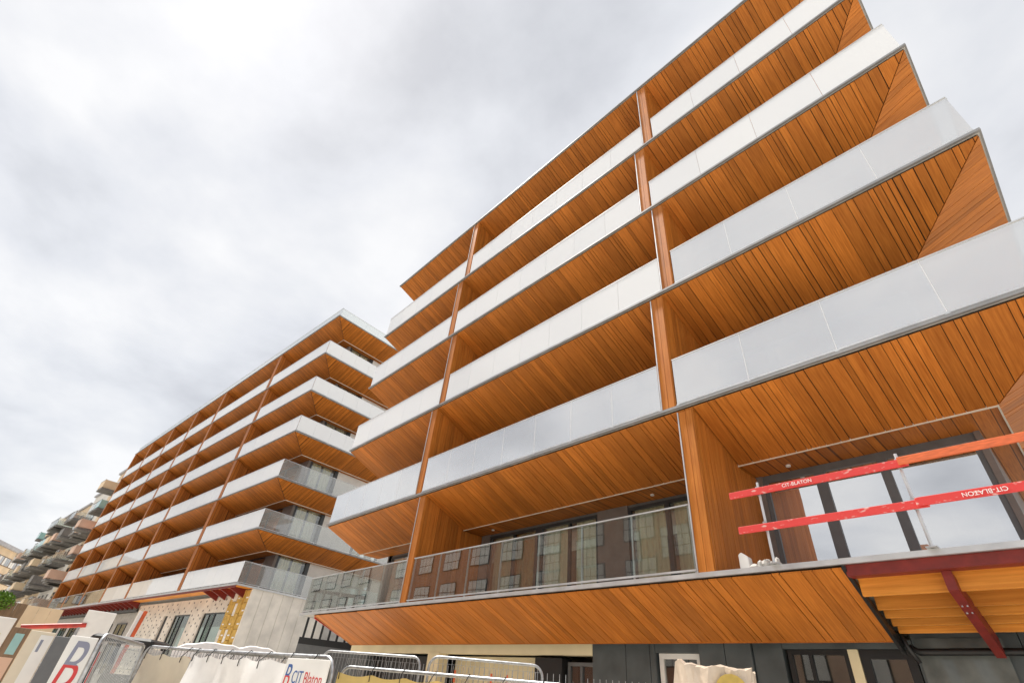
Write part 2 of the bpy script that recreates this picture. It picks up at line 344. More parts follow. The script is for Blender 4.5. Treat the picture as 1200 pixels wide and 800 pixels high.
def fin(root, x, z0, z1, rnd, boards, T=.31, depth=2.42):
    zt = lambda y: z1+soffit_z(y)-.03
    prof = [(0, .03, z0), (0, depth, z0), (0, depth, zt(FRONT)), (0, FRONT, zt(FRONT)), (0, .03, zt(.03))]
    if not boards:
        return MB().prism([(x+q[0], q[1], q[2]) for q in prof], (T, 0, 0)).build('fin', 'fine_fin', root)
    c = MB().prism([(x+.018, q[1]+(.018 if q[1] < .1 else 0), q[2]) for q in prof], (T-.036, 0, 0)).build('fin', 'backing', root)
    for a, b in widths(depth-.03, rnd, (.09, .12, .15, .18)):
        y0, y1 = .03+a+.004, .03+b-.004
        for xa, xb in ((x+T-.0175, x+T+rnd.uniform(-.001, .002)), (x, x+.0175)):
            if y0 < FRONT < y1: pr = [(y0, z0), (y1, z0), (y1, zt(y1)), (FRONT, zt(FRONT)), (y0, zt(y0))]
            else: pr = [(y0, z0), (y1, z0), (y1, zt(y1)), (y0, zt(y0))]
            MB().prism([(xa, y, zq) for y, zq in pr], (xb-xa, 0, 0)).build('cladding_board', 'fin_wood', c)
    for k in range(2):
        MB().box(x+.02+k*.14, x+.153+k*.135, .022, .0475, z0, zt(.05)).build('cladding_board', 'fin_wood', c)
    MB().box(x-.012, x+.012, .006, .021, z0, zt(.03)-.01).build('corner_trim', 'alu', c)
    return c

def railing(root, x0, x1, z, gl, rnd, h=1.13, axis='x', c=.035, bars=False, pw=1.3):
    """glass balustrade along x (axis x, at y=c) or along y (axis y, at x=c)"""
    def bx(m, a0, a1, t0, t1, z0, z1):
        return m.box(a0, a1, c+t0, c+t1, z0, z1) if axis == 'x' else m.box(c+t0, c+t1, a0, a1, z0, z1)
    r = MB(); bx(r, x0, x1, -.018, .018, z+h, z+h+.022); bx(r, x0, x1, -.014, .014, z+.055, z+.085)
    n = max(1, round((x1-x0)/pw)); d = (x1-x0)/n
    for i in range(n+1):
        xa = min(max(x0+i*d, x0+.02), x1-.02)
        if bars: bx(r, xa-.018, xa+.018, .019, .05, z+.013, z+h)
        else: bx(r, xa-.03, xa+.03, -.02, .03, z+.013, z+.0545)
    ro = r.build('railing', 'alu', root)
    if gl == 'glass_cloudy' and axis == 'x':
        for i in range(1, n): sm = MB(); bx(sm, x0+i*d-.0029, x0+i*d+.0029, -.008, .008, z+.0855, z+h-.0005); sm.build('joint_glint', 'white_print', ro)  # thin white strips painting the light caught on glass edges
    for i in range(n):
        g = MB(); bx(g, x0+i*d+.003, x0+(i+1)*d-.003, -.006, .006, z+.0855, z+h-.0005); g.build('glass_panel', gl, ro)
    return ro

def window(root, x0, x1, y, z0, z1, mull, frame='dark_frame', gl='glass_window', curtains=(), fwid=.07, deep=True):
    f = MB().box(x0, x1, y-.03, y+.05, z0, z0+fwid).box(x0, x1, y-.03, y+.05, z1-fwid, z1).box(x0, x0+fwid, y-.029, y+.049, z0+fwid, z1-fwid).box(x1-fwid, x1, y-.029, y+.049, z0+fwid, z1-fwid)
    xs = [x0+fwid]
    for mx_, mw in mull:
        f.box(mx_-mw/2, mx_+mw/2, y-.035, y+.048, z0+fwid, z1-fwid); xs += [mx_-mw/2, mx_+mw/2]
    xs.append(x1-fwid); fo = f.build('window', frame, root)
    for i in range(0, len(xs), 2): BX('pane', gl, fo, xs[i], xs[i+1], y+.004, y+.012, z0+fwid, z1-fwid)
    for ca, cb in curtains:
        def P(u, v, ca=ca, cb=cb): return (ca+(cb-ca)*u, y+.11+.03*sin(u*(cb-ca)*34)+.012*sin(u*90+v), z0+.02+(z1-z0-.04)*v)
        MB().grid(P, max(8, int((cb-ca)*40)), 3).build('curtain', 'curtain', fo, smooth=True)
    return fo

# ------------------------------------------------------------------ the near building
rnd = random.Random(3)
NB = empty('apartment_building', (1.6, 8.0, 0))
tag(NB, 'tall apartment building with orange timber soffits and fins, long glass balconies stepping at its corner', 'building')
LV = [3.73, 6.80, 9.92, 13.04, 16.05, 19.53]; LEN = 21.12; SD = 1.5
X = lambda wx: wx-1.6                        # world x -> building x
FA, FB = X(-13.18), X(-4.28)
for i, z in enumerate(LV):
    if i == 0: slab(NB, z, LEN, SD, rnd, True, x_wood0=X(-18.45), x_wood1=X(-2.2), depth=10)
    else: slab(NB, z, LEN, SD, rnd, True)
for i in range(5):
    sh = -.33 if i % 2 else 0
    for fx in (FA, FB): fin(NB, fx+sh, LV[i], LV[i+1], rnd, True)
    fa, fb = FA+sh, FB+sh
    gl = 'glass_rail' if i == 0 else 'glass_cloudy' if i == 1 else 'glass_sky_white'
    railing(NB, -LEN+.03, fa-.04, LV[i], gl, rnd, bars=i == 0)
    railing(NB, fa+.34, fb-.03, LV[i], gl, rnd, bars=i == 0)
    railing(NB, .06, 2.38, LV[i], 'glass_side' if i else 'glass_rail', rnd, axis='y', c=-LEN+.035)
    if i:
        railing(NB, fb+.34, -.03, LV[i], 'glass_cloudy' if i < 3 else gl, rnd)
        railing(NB, .06, 8, LV[i], 'glass_side', rnd, axis='y', c=-.035)
railing(NB, -LEN+1.0, -1.0, LV[5], 'glass_side', rnd, h=.95, c=1.0)
# window walls
YW = 2.42
for i in range(5):
    z0, z1 = LV[i], LV[i+1]-.07-SL*FRONT
    zt = z1-.06
    segs = [(X(-18.6), X(-15.0), [X(-16.8)]), (X(-12.5), X(-8.2), [X(-10.35), X(-11.4), X(-9.2)]), (X(-7.25), X(-4.95), [X(-6.15)]), (X(-3.85), X(-.35), [X(-2.78), X(-1.72)])]
    if i % 2: segs = [(a-.25, b-.25, [m-.25 for m in ms]) for a, b, ms in segs]
    ends = [-LEN+1.2]
    for a, b, ms in segs: ends += [a, b]
    ends.append(-SD-.36)
    for k in range(0, len(ends), 2):
        BX('wall_panel', 'taupe', NB, ends[k]+.002, ends[k+1]-.002, YW, YW+.2, z0, z1+.02)
    for k, (a, b, ms) in enumerate(segs):
        if ms and k == 1: mm = [(ms[0], .28), (ms[1], .07), (ms[2], .07)]
        elif k == 3: mm = [(ms[0], .19), (ms[1], .15)]
        else: mm = [(ms[0], .10)]
        cur = {0: [(a+.2, a+.9), (b-.9, b-.2)], 1: [(a+.12, a+.95), (ms[0]-1.0, ms[0]-.12), (ms[0]+.15, ms[0]+1.1), (b-.85, b-.1)], 2: [(a+.1, a+.95), (ms[0]+.1, ms[0]+.95)], 3: [(b-.75, b-.2)]}[k]
        window(NB, a, b, YW+.06, z0+.005, zt, mm, 'grey_frame' if k == 3 else 'dark_frame', curtains=cur, fwid=.08, gl='glass_mirror' if k == 3 else 'glass_window')
        BX('wall_panel', 'grey_frame', NB, a, b, YW+.03, YW+.2, zt+.001, z1+.02)
    # side wall of the right end, room behind
    BX('wall_panel', 'taupe', NB, -SD-.58, -SD-.36, YW+.4, 9.5, z0, z1+.02)
    BX('corner_post', 'grey_frame', NB, -SD-.45, -SD-.3601, YW+.1, YW+.399, z0, z1+.02)
    BX('room_wall', 'interior', NB, -LEN+1.2, -SD-.6, 6.0, 6.1, z0, z1+.3)
    BX('wall_panel', 'taupe', NB, -LEN+1.0, -LEN+1.199, YW, 9.5, z0, z1+.02)
for wx, wy, z in ((-3.2, 10.15, LV[1]), (-6.3, 10.1, LV[1]), (-12.0, 10.1, LV[1])):
    MB().tube([(X(wx), wy-8, z-.07-SL*FRONT-.03), (X(wx), wy-8, z-.07-SL*FRONT+.0)], .045, 12).build('downlight', 'white_print', NB)
for px, py in ((776, 243), (793, 269)):
    v = ray(px, py); Z0 = LV[3]-EYE-.09; t = (Z0+8*SL)/(v.z+SL*v.y); q = v*t
    MB().tube([(X(q.x), q.y-8, q.z+EYE-.07), (X(q.x), q.y-8, q.z+EYE+.02)], .045, 10).build('downlight', 'white_print', NB)
# unfinished underside at the right of the first floor: ply deck, joists, red steel
z = LV[0]
BX('deck_underside', 'raw_timber', NB, X(-2.15), -.05, .12, 2.3, z-.09, z-.046)
MB().box(X(-2.16), -.03, .03, .11, z-.20, z-.061).box(X(-2.16), -.03, .111, .21, z-.20, z-.185).build('steel_edge_beam', 'dark_red', NB)
for k, (y, hh) in enumerate(((.225, .10), (.30, .30), (.80, .38), (1.06, .44), (1.30, .50), (1.52, .56))):
    BX('joist', 'raw_timber', NB, X(-2.12), -.06, y, y+.06, z-.095-hh, z-.0905, bevel=.005)
for wx in (-1.12, .75):
    br = MB(); x = X(wx)
    br.prism([(x-.05, .12, z-.205), (x-.05, 1.65, z-.70), (x-.05, 1.65, z-.93), (x-.05, .12, z-.42)], (.10, 0, 0)); bo = br.build('steel_bracket', 'dark_red', NB)
    for y in (.45, .6):
        for s in (-.025, .025): MB().tube([(x+s, y, z-.42-.333*(y-.12)-.012), (x+s, y, z-.42-.333*(y-.12)+.02)], .011, 8).build('bolt', 'steel', bo)
MB().prism([(X(-2.19), .0, z-.075), (X(-2.19), FRONT+.05, z-.75), (X(-2.19), FRONT+.05, z-.92), (X(-2.19), .0, z-.13)], (.045, 0, 0)).build('edge_board', 'black', NB)
MB().tube([(X(-2.1), 1.72, z-.80), (X(-2.0), 1.74, z-.86), (X(-1.2), 1.74, z-.85), (X(1.5), 1.74, z-.84)], .045, 8).build('drain_pipe', 'black', NB, smooth=True)
MB().tube([(X(-2.13), 1.6, z-.62), (X(-2.1), 1.62, z-.8), (X(-2.02), 1.66, z-1.0)], .03, 8).build('drain_pipe', 'black', NB, smooth=True)
# exposed red steel at the left end of the first floor
MB().prism([(X(-18.47), .1, z-.065), (X(-18.47), 1.2, z-.45), (X(-18.47), 1.2, z-.56), (X(-18.47), .1, z-.17)], (-.06, 0, 0)).build('steel_bracket', 'red_paint', NB)
# ground floor
YG = 1.92; zc = LV[0]-.07-SL*FRONT+.03
def gf(name, m, a, b, z0, z1, y0=YG, y1=YG+.2, bevel=0): return BX(name, m, NB, X(a), X(b), y0, y1, z0, z1, bevel=bevel)
gf('ceiling_band', 'cream', -18.9, -8.0, 2.80, zc)
gf('wall_panel', 'slate_panel', -18.9, -17.6, 0, 2.799)
gf('pillar', 'cream', -14.1, -13.55, 0, 2.82, YG-.03, YG+.3)
gf('shopfront', 'black', -17.6, -14.1, 0, 2.76, YG+.35, YG+.5)
gf('recess_wall', 'cream', -13.55, -9.75, 0, 2.799, YG+.6, YG+.8)
gf('door_frame', 'black', -9.75, -8.9, 0, 2.74, YG+.02, YG+.35)
gf('recess_wall', 'black', -8.9, -8.0, 0, 2.70, YG+.6, YG+.7)
window(NB, X(-8.85), X(-8.05), YG+.2, .02, 2.68, [(X(-8.45), .06)], 'grey_frame')
js = [-8.0, -7.13, -6.55, -6.42]
for a, b in zip(js, js[1:]): gf('wall_panel', 'slate_panel', a+.006, b-.006, 0, zc, bevel=.004)
gf('wall_panel', 'slate_panel', -6.415, -5.47, 2.86, zc); gf('wall_panel', 'slate_panel', -6.41, -5.47, 0, .6)
window(NB, X(-6.38), X(-5.49), YG+.1, .6, 2.855, [], 'white_panel', fwid=.09)
BX('sticker', 'sticker_green', NB, X(-6.02), X(-5.94), YG+.095, YG+.1, 2.55, 2.68)
js = [-5.46, -4.95, -4.46, -3.95]
for k, (a, b) in enumerate(zip(js, js[1:])): gf('wall_panel', 'slate_panel', a+.006, b-.006, 0, zc, YG-(.05 if k < 2 else 0), YG+.2, bevel=.004)
gf('lintel', 'slate_panel', -3.945, -2.1, 2.93, zc)
window(NB, X(-3.9), X(-2.98), YG+.08, .3, 2.925, [(X(-3.55), .05)], 'black')
gf('pillar', 'cream', -2.975, -2.83, 0, 2.925, YG+.01, YG+.2)
window(NB, X(-2.82), X(-2.11), YG+.05, .3, 2.925, [], 'black', gl='glass_window', fwid=.12)
gf('wall_panel', 'slate_panel', -2.09, -.9, 0, 3.2); gf('wall_panel', 'slate_panel', -.89, .3, 0, 3.2); gf('wall_panel', 'slate_panel', .31, 1.6, 0, 3.2)
gf('lintel', 'taupe', -2.09, 1.6, 3.201, 3.62, YG+.01, YG+.21)
def P(u, v): return (X(-2.05+.98*u), YG-.02-.03*sin(pi*v)-.012*sin(u*17+v*5), 1.2+1.86*v)
MB().grid(P, 14, 14).build('plastic_sheet', 'plastic_sheet', NB, smooth=True)
BX('room_wall', 'interior', NB, -LEN+1, -.2, 5.5, 5.6, 0, LV[0]-.05)
BX('side_wall', 'slate_panel', NB, -LEN+1, -LEN+1.2, YG+.201, 9.5, 0, LV[0]-.06)
BX('side_wall', 'slate_panel', NB, -.35, -.2, YG+.201, 9.5, 0, LV[0]-.06)

# boards: the 300 that show largest are objects of their own, the rest one part
def proj_area(P3, root):
    pp = [pix(Vector(root.location)+Vector(q)) for q in P3]
    if any(q is None for q in pp): return 0
    if all(q[0] < -20 or q[0] > 1220 or q[1] < -20 or q[1] > 820 for q in pp): return 0
    return abs(sum(pp[i][0]*pp[(i+1) % len(pp)][1]-pp[(i+1) % len(pp)][0]*pp[i][1] for i in range(len(pp))))/2
PLANKS.sort(key=lambda t: -proj_area(t[0], t[3]))
rest = {'soffit_wood': MB(), 'side_soffit_wood': MB()}
for k, (P3, m, par, root) in enumerate(PLANKS):
    b = MB().prism(P3, (0, 0, .02))
    if k < 296: b.build('soffit_plank', m, par)
    else: rest[m].join(b)
ro = rest['soffit_wood'].build('soffit_planks', 'soffit_wood', NB); ro['kind'] = 'stuff'
ro2 = rest['side_soffit_wood'].build('end_soffit_planks', 'side_soffit_wood', NB); ro2['kind'] = 'stuff'

# ------------------------------------------------------------------ the farther building of the same family
FBD = empty('apartment_building', (-31.9, 9.05, 0), R(5))
tag(FBD, 'long farther timber-clad apartment building with white glass balconies, base still clad in insulation', 'building')
LF = [5.84, 8.78, 11.90, 15.02, 18.12, 21.30, 24.87]; LL = 51.2; SF = 1.6
fins = [-9.3, -21.0, -28.5, -36.0, -43.6, -51.15]
s0 = BX('balcony_slab', 'concrete', FBD, -LL, 0, .02, 12, LF[0]-.045, LF[0]-.004)
MB().box(-LL-.03, .03, -.03, .02, LF[0]-.09, LF[0]+.012).box(0, .03, .021, 12, LF[0]-.09, LF[0]+.012).build('edge_strip', 'alu', s0)
for z in LF[1:]: slab(FBD, z, LL, SF, rnd, False, depth=14)
for i in range(6):
    sh = -.33 if i % 2 else 0
    for fx in fins: fin(FBD, max(fx+sh, -LL+.03), LF[i], LF[i+1], rnd, False, T=.5)
    xs = sorted([f+sh for f in fins])
    xs = [-LL]+[q for q in xs[1:]]
    for a, b in zip(xs, xs[1:]): railing(FBD, a+.56, b-.04, LF[i], 'glass_sky_white' if i or a > -30 else 'glass_rail', rnd, pw=1.6)
    railing(FBD, xs[-1]+.62, -.03, LF[i], 'glass_sky_white', rnd)
    railing(FBD, .06, 12, LF[i], 'glass_sky_white' if i > 2 else 'glass_side', rnd, axis='y', c=-.035, pw=1.2)
railing(FBD, -LL+.3, -.05, LF[6], 'glass_side', rnd, h=.8, c=.12, pw=2.5); railing(FBD, .15, 12, LF[6], 'glass_side', rnd, h=.8, axis='y', c=-.12, pw=2)
for i in range(6):
    z0, z1 = LF[i], LF[i+1]-.07-SL*FRONT
    xs = [-LL]+sorted([f+.5 for f in fins])[1:]+[-1.98]
    for a, b in zip(xs, xs[1:]):
        a += .0; wd = b-a
        wa, wb = a+wd*.22, b-wd*.2
        BX('wall_panel', 'taupe', FBD, a, wa-.002, 2.43, 2.6, z0, z1+.02); BX('wall_panel', 'taupe', FBD, wb+.002, b, 2.43, 2.6, z0, z1+.02)
        window(FBD, wa, wb, 2.48, z0+.005, z1-.02, [((wa+wb)/2, .1)], curtains=[(wa+.2, wa+.9)] if b > -22 else ())
    # side elevation, glazed corner and pale cladding
    sw = MB()
    for a, b, m in ((2.6, 2.75, 'dark_frame'), (4.6, 4.85, 'dark_frame'), (4.851, 7.4, 'white_panel'), (7.401, 7.6, 'dark_frame'), (9.6, 9.75, 'dark_frame'), (9.751, 14, 'white_panel')):
        BX('wall_panel', m, FBD, -2.18, -2.0, a, b, z0, z1+.02)
    for a, b in ((2.751, 4.599), (7.601, 9.599)):
        BX('pane', 'glass_window', FBD, -2.10, -2.09, a, b, z0, z1+.02)
        for ca in (a+.15, b-.85):
            def P(u, v, ca=ca, z0=z0, z1=z1): return (-2.25+.03*sin(u*24), ca+.7*u, z0+(z1-z0)*v)
            MB().grid(P, 28, 2).build('curtain', 'curtain', FBD, smooth=True)
    BX('room_wall', 'interior', FBD, -LL, -2.9, 6, 6.1, z0, z1+.4)
# base: insulation boards, openings, foam corner, exposed joists
z = LF[0]
yb = 1.05; zb = z-.32
ops = [(-2.7, -6.0), (-8.1, -11.0), (-12.2, -13.0)]
xs = [-2.62]
for b, a in ops: xs += [b, a]
xs.append(-19.5)
for k in range(0, len(xs), 2):
    x1, x0 = xs[k], xs[k+1]
    n = max(1, round((x1-x0)/1.2))
    for j in range(n): BX('insulation_board', 'insulation', FBD, x0+(x1-x0)*j/n+.006, x0+(x1-x0)*(j+1)/n-.006, yb, yb+.15, .6, zb, bevel=.006)
for b, a in ops:
    BX('insulation_board', 'insulation', FBD, a+.004, b-.004, yb, yb+.15, z-1.15, zb)
    if b-a > 1: window(FBD, a+.02, b-.02, yb+.1, .7, z-1.16, [((a+b)/2, .1), (a+(b-a)*.25, .06)], 'dark_frame', gl='glass_dark')
    else: BX('opening', 'black', FBD, a+.02, b-.02, yb+.1, yb+.2, .7, z-1.16)
pl = MB(); rr = random.Random(11)                   # black plate anchors on the boards
for a_ in range(38):
    for b_ in range(11):
        x = -19.2+a_*.5+rr.uniform(-.05, .05); zq = .9+b_*.44+rr.uniform(-.05, .05)+.2*(a_ % 2)
        if zq > zb-.08 or rr.random() < .12 or x > -2.7 or any(a-.08 < x < b+.08 and zq < z-1.10 for b, a in ops): continue
        pl.box(x-.05, x+.05, yb-.012, yb-.001, zq-.05, zq+.05)
po = pl.build('anchor_plates', 'dark_frame', FBD); po['kind'] = 'stuff'
fr_ = random.Random(21)
for c_, (xa, xb, dy) in enumerate(((-2.60, -2.12, .02), (-2.11, -1.62, -.03), (-1.61, -1.18, .0), (-1.17, -.70, -.05), (-.69, -.16, .0))):
    for k in range(8):
        za, zq = .6+k*.64+.1*(c_ % 2), .6+k*.64+.62+.1*(c_ % 2)
        if za > zb: continue
        BX('foam_block', 'insulation' if fr_.random() < .22 and c_ < 4 else 'yellow_foam', FBD, xa+.006, xb-.006, yb-.06+dy, yb+.2, za, min(zq, zb+.2), bevel=.01)
        if c_ % 2 == 0 or fr_.random() < .3: BX('foam_tape', 'white_print', FBD, xb-.28, xb-.02, yb-.075+dy, yb-.061+dy, za+.2, za+.27)
for k in range(8):                                    # side wall sheets
    ya, yq = yb-.05+k*.62, yb-.05+k*.62+.605
    BX('sheathing_board', 'insulation', FBD, -.15, -.02, ya, yq, 1.35, z-.05, bevel=.004)
    BX('sheathing_board', 'grey_board', FBD, -.15, -.022, ya, yq, .3, 1.34, bevel=.004)
st = MB()
for k in range(15): st.prism([(-.021, 1.1+k*.33, .95), (-.021, 1.16+k*.33, .95), (-.021, 1.36+k*.33, 1.25), (-.021, 1.30+k*.33, 1.25)], (.012, 0, 0))
st.build('hatching', 'dark_frame', FBD)['kind'] = 'stuff'
for k in range(40):                                    # brackets under the front edge
    x = -.9-k*1.27
    if x < -LL+.3: break
    if -19.5 < x < -5: continue
    MB().prism([(x, .05, z-.091), (x, 1.0, z-.091), (x, 1.0, z-.55), (x, .05, z-.19)], (.12, 0, 0)).build('joist_bracket', 'dark_red', FBD)
BX('deck_underside', 'raw_timber', FBD, -LL+.05, -.05, .1, 1.04, z-.09, z-.046)
BX('steel_edge_beam', 'dark_red', FBD, -LL, -.02, .021, .049, z-.2, z-.091)
BX('base_wall', 'concrete', FBD, -LL, -19.6, 1.3, 1.5, 0, z-.1)
for k in range(7):
    xa = -49+k*4.1; window(FBD, xa, xa+2.6, 1.26, 1.0, 4.4, [(xa+1.3, .08)], gl='glass_dark')
BX('base_wall', 'black', FBD, -LL, -19.55, .9, 1.29, z-.72, z-.56)
BX('base_wall', 'concrete', FBD, -.6, -.16, yb+.21, 13.5, 0, z-.06)
# closed parasol on an upper balcony
ps = empty('parasol', (0, 0, 0)); tag(ps, 'white half-open parasol on the farther building\'s upper side balcony', 'parasol')
q = FBD.matrix_basis @ Vector((-.75, 6.6, LF[5]))
ps.location = q
MB().tube([(0, 0, .0), (0, 0, 2.2)], .03, 8).build('pole', 'alu', ps)
cn = MB(); K = 12
for j, (rr_, zq) in enumerate(((.05, 2.25), (.55, 2.0), (.95, 1.55), (.93, 1.38))):
    for i in range(K): cn.v.append((rr_*cos(2*pi*i/K)*(1-.05*(i % 2)), rr_*sin(2*pi*i/K)*(1-.05*(i % 2)), zq))
for j in range(3):
    for i in range(K): cn.f.append((j*K+i, j*K+(i+1) % K, (j+1)*K+(i+1) % K, (j+1)*K+i))
cn.build('canopy', 'white_panel', ps)

# ------------------------------------------------------------------ far blocks down the street
def far_block(name, label, loc, rz, L, D, steps, wall, seed, balc=True):
    """steps: list of (x0, x1, top height)"""
    B = empty(name, loc, rz); tag(B, label, 'building'); q = random.Random(seed)
    for x0, x1, H in steps:
        BX('wall', wall if q.random() < .7 else 'pale_wall', B, x0+.01, x1-.01, 0, D, 0, H)
        BX('roof', 'roof_grey', B, x0-.1, x1+.1, -.3, D+.2, H+.002, H+.3)
        nfl = int((H-3.2)/2.95)
        for f in range(nfl):
            z = 3.2+f*2.95; x = x0+.5+q.random()
            while x < x1-1.8:
                ww = q.choice((.9, 1.2, 1.8))
                wi = MB().box(x, x+ww, -.04, -.002, z+.15, z+2.3).build('window', 'dark_frame' if q.random() < .6 else 'white_panel', B)
                MB().box(x+.08, x+ww-.08, -.06, -.041, z+.25, z+2.2).build('pane', 'glass_window', wi)
                if balc and q.random() < .82:
                    bw = q.choice((2.2, 2.8, 3.4)); bd = q.choice((1.6, 2.1, 2.6)); xa = min(x-.4, x1-bw)
                    bo = MB().box(xa, xa+bw, -bd, -.065, z-.22, z).build('balcony', 'balcony_grey', B)
                    MB().box(xa, xa+bw, -bd, -bd+.04, z+.1, z+1.05).box(xa, xa+.04, -bd+.041, -.065, z+.1, z+1.05).box(xa+bw-.04, xa+bw, -bd+.041, -.065, z+.1, z+1.05).build('parapet', q.choice(('glass_side', 'glass_side', 'glass_side', 'glass_side', 'white_panel', 'pink_wall', 'teal_glass', 'beige_wall', 'balcony_grey')), bo)
                    MB().box(xa-.01, xa+bw+.01, -bd-.02, -bd+.06, z+1.051, z+1.1).build('handrail', 'balcony_grey', bo)
                x += ww+q.choice((.7, 1.1, 1.6))
    return B
th = R(5); O = Vector((-31.9, 9.05, 0)); exv = Vector((cos(th), sin(th), 0)); eyv = Vector((-sin(th), cos(th), 0))
far_block('apartment_block', 'beige apartment block with many jutting dark balconies beyond the long timber building', O+eyv*1.3, R(5), 60, 14,
          [(-62, -52.6, 24.4), (-72, -62, 22.6), (-84, -72, 21.5), (-94, -84, 21.8), (-102, -94, 20.4), (-110, -102, 17.4)], 'beige_wall', 5)
def at_height(px, py, H):
    v = ray(px, py); k = (H-EYE)/v.z; return Vector((v.x*k, v.y*k, 0))
A, B_ = at_height(-60, 604, 20), at_height(40, 653, 20)
SBK = empty('street_block', A, math.atan2(B_.y-A.y, B_.x-A.x)); tag(SBK, 'low beige block with brown window bands and grey roof at the street end', 'building')
L = (B_-A).length; BX('wall', 'beige_wall', SBK, 0, L, 0, 12, 0, 19.3); BX('roof', 'roof_grey', SBK, -.5, L+.5, -.8, 12.5, 19.301, 20)
q_ = random.Random(2)
for f in range(6):
    z = 1.3+f*3.0
    x = .6
    while x < L-3.4:
        wi = BX('window', 'brown_hoarding', SBK, x, x+3.0, -.06, -.002, z, z+1.7)
        for a in range(3): BX('pane', 'glass_window' if q_.random() < .6 else 'white_panel', wi, x+.12+a*.96, x+.96+a*.96, -.08, -.061, z+.15, z+1.55)
        x += 3.0+q_.choice((.15, .15, 1.2))
# buildings on the camera's side of the street (seen as reflections in the glass)
def street_side(name, label, x0, x1, y, H, wall, seed):
    B = empty(name, ((x0+x1)/2, y, 0)); tag(B, label, 'building'); w_ = (x1-x0)/2
    BX('wall', wall, B, -w_, w_, -9, 0, 0, H); BX('roof', 'roof_grey', B, -w_-.2, w_+.2, -9.2, .3, H+.002, H+.35)
    n = int((x1-x0)/4.4)
    for f in range(int((H-1.2)/3.6)):
        for k in range(n):
            x = -w_+1.2+k*4.4; z = 1.2+f*3.6
            wi = BX('window', 'dark_frame', B, x, x+2.6, .002, .07, z, z+2.4)
            for a in range(4):
                for b in range(3): BX('pane', 'white_panel', wi, x+.08+a*.62, x+.08+a*.62+.56, .071, .08, z+.08+b*.77, z+.08+b*.77+.70)  # opaque white panes, sky reflection put into their colour
    return B
street_side('brick_building', 'red brick building with paned windows across the street', -54, -15, -15, 17, 'brick', 1)
street_side('white_house', 'white rendered building across the street beside the brick one', -80, -56, -15, 16, 'pale_wall', 2)

gh = empty('gabled_house', (-9, -15, 0)); tag(gh, 'small brown gabled house across the street beside the brick building', 'house')
BX('wall', 'pink_wall', gh, -5, 5, -8, 0, 0, 7.4)
MB().prism([(-5.4, .4, 7.2), (-5.4, -4, 10.8), (-5.4, -8.4, 7.2)], (10.8, 0, 0)).build('roof', 'brown_hoarding', gh)
for k in range(3):
    for f in range(2): wi = BX('window', 'dark_frame', gh, -4+k*3, -2.6+k*3, .002, .06, 1.2+f*3.1, 2.9+f*3.1); BX('pane', 'white_panel', wi, -3.9+k*3, -2.7+k*3, .061, .07, 1.3+f*3.1, 2.8+f*3.1)
BX('chimney', 'brick', gh, 2.5, 3.2, -4.4, -3.7, 9.5, 12)
# ------------------------------------------------------------------ on the first floor: edge protection, rubble
def barrier_board(wx0, wx1, y, zc_, m, label, texts, tilt=0):
    o = empty('barrier_board', ((wx0+wx1)/2, y, zc_), 0); o.rotation_euler = (0, tilt, 0)
    tag(o, label, 'barrier', 'red boards of the edge protection')
    h = (wx1-wx0)/2
    BX('board', m, o, -h, h, -.016, .016, -.052, .052, bevel=.004)
    for tx, flip in texts:
        M = Matrix.Translation((tx-(wx0+wx1)/2, -.0185, 0)) @ Matrix.Rotation(pi if flip else 0, 4, 'Y') @ Matrix.Rotation(R(90), 4, 'X')
        lettering('CIT-BLATON', .074, M, 'white_print', o)
    return o
barrier_board(-3.47, -1.02, 7.86, 4.80, 'barrier_red', 'upper red board lettered CIT-BLATON on the unrailed first floor balcony', [(-2.42, False)])
barrier_board(-1.12, 1.75, 7.825, 4.815, 'barrier_orange', 'faded orange-red board lapped onto the end of the upper red board', [])
barrier_board(-3.42, -.98, 7.86, 4.25, 'barrier_red', 'lower red board with whitened end on the unrailed first floor balcony', [])
barrier_board(-1.10, 1.75, 7.825, 4.265, 'barrier_red', 'lower red board with upside-down lettering lapped over its neighbour', [(-.42, True)])
for i, x in enumerate((-3.02, -1.13, .85)):
    g = empty('guard_post', (x, 7.93, LV[0]+.012)); tag(g, ['thin white post holding the red boards next to the rubble', 'thin white post at the lap of the red boards', 'thin white post under the orange-red board'][i], 'post', 'posts of the edge protection')
    MB().tube([(0, 0, 0), (0, 0, 1.22)], .02, 8).build('pole', 'alu', g); BX('foot', 'steel', g, -.06, .06, -.06, .06, 0, .012); BX('holder', 'steel', g, -.025, .025, -.05, -.02, .46, .60); BX('holder', 'steel', g, -.025, .025, -.05, -.02, 1.0, 1.14)
def lump(name, m, loc, s, seed, label, cat, group=None, height=None):
    bm = bmesh.new(); bmesh.ops.create_icosphere(bm, subdivisions=2, radius=1); q = random.Random(seed); ph = [q.uniform(0, 6) for _ in range(6)]
    for v in bm.verts:
        am = .35 if height else 1; k = 1+am*(.22*sin(v.co.x*3.1+ph[0])+.18*sin(v.co.y*4.3+ph[1])+.15*sin(v.co.z*5+ph[2])); v.co = Vector((v.co.x*s[0]*k, v.co.y*s[1]*k, max(v.co.z*k, -.6)*s[2]))
    zm = min(v.co.z for v in bm.verts); zM = max(v.co.z for v in bm.verts)
    for v in bm.verts: v.co.z = (v.co.z-zm)*(height/(zM-zm) if height else 1)
    me = bpy.data.meshes.new(name); bm.to_mesh(me); bm.free(); me.materials.append(MATS[m]); o = bpy.data.objects.new(name, me); COL.objects.link(o); o.location = loc
    if height: me.shade_smooth()
    return tag(o, label, cat, group)
fo = MB().prism([(0, 0, 0), (.16, 0, 0), (.15, .0, .19), (.05, 0, .27), (.0, 0, .24)], (0, .14, 0)).build('foam_offcut', 'white_panel', bevel=.01); fo.location = (-3.62, 8.12, LV[0]+.012)
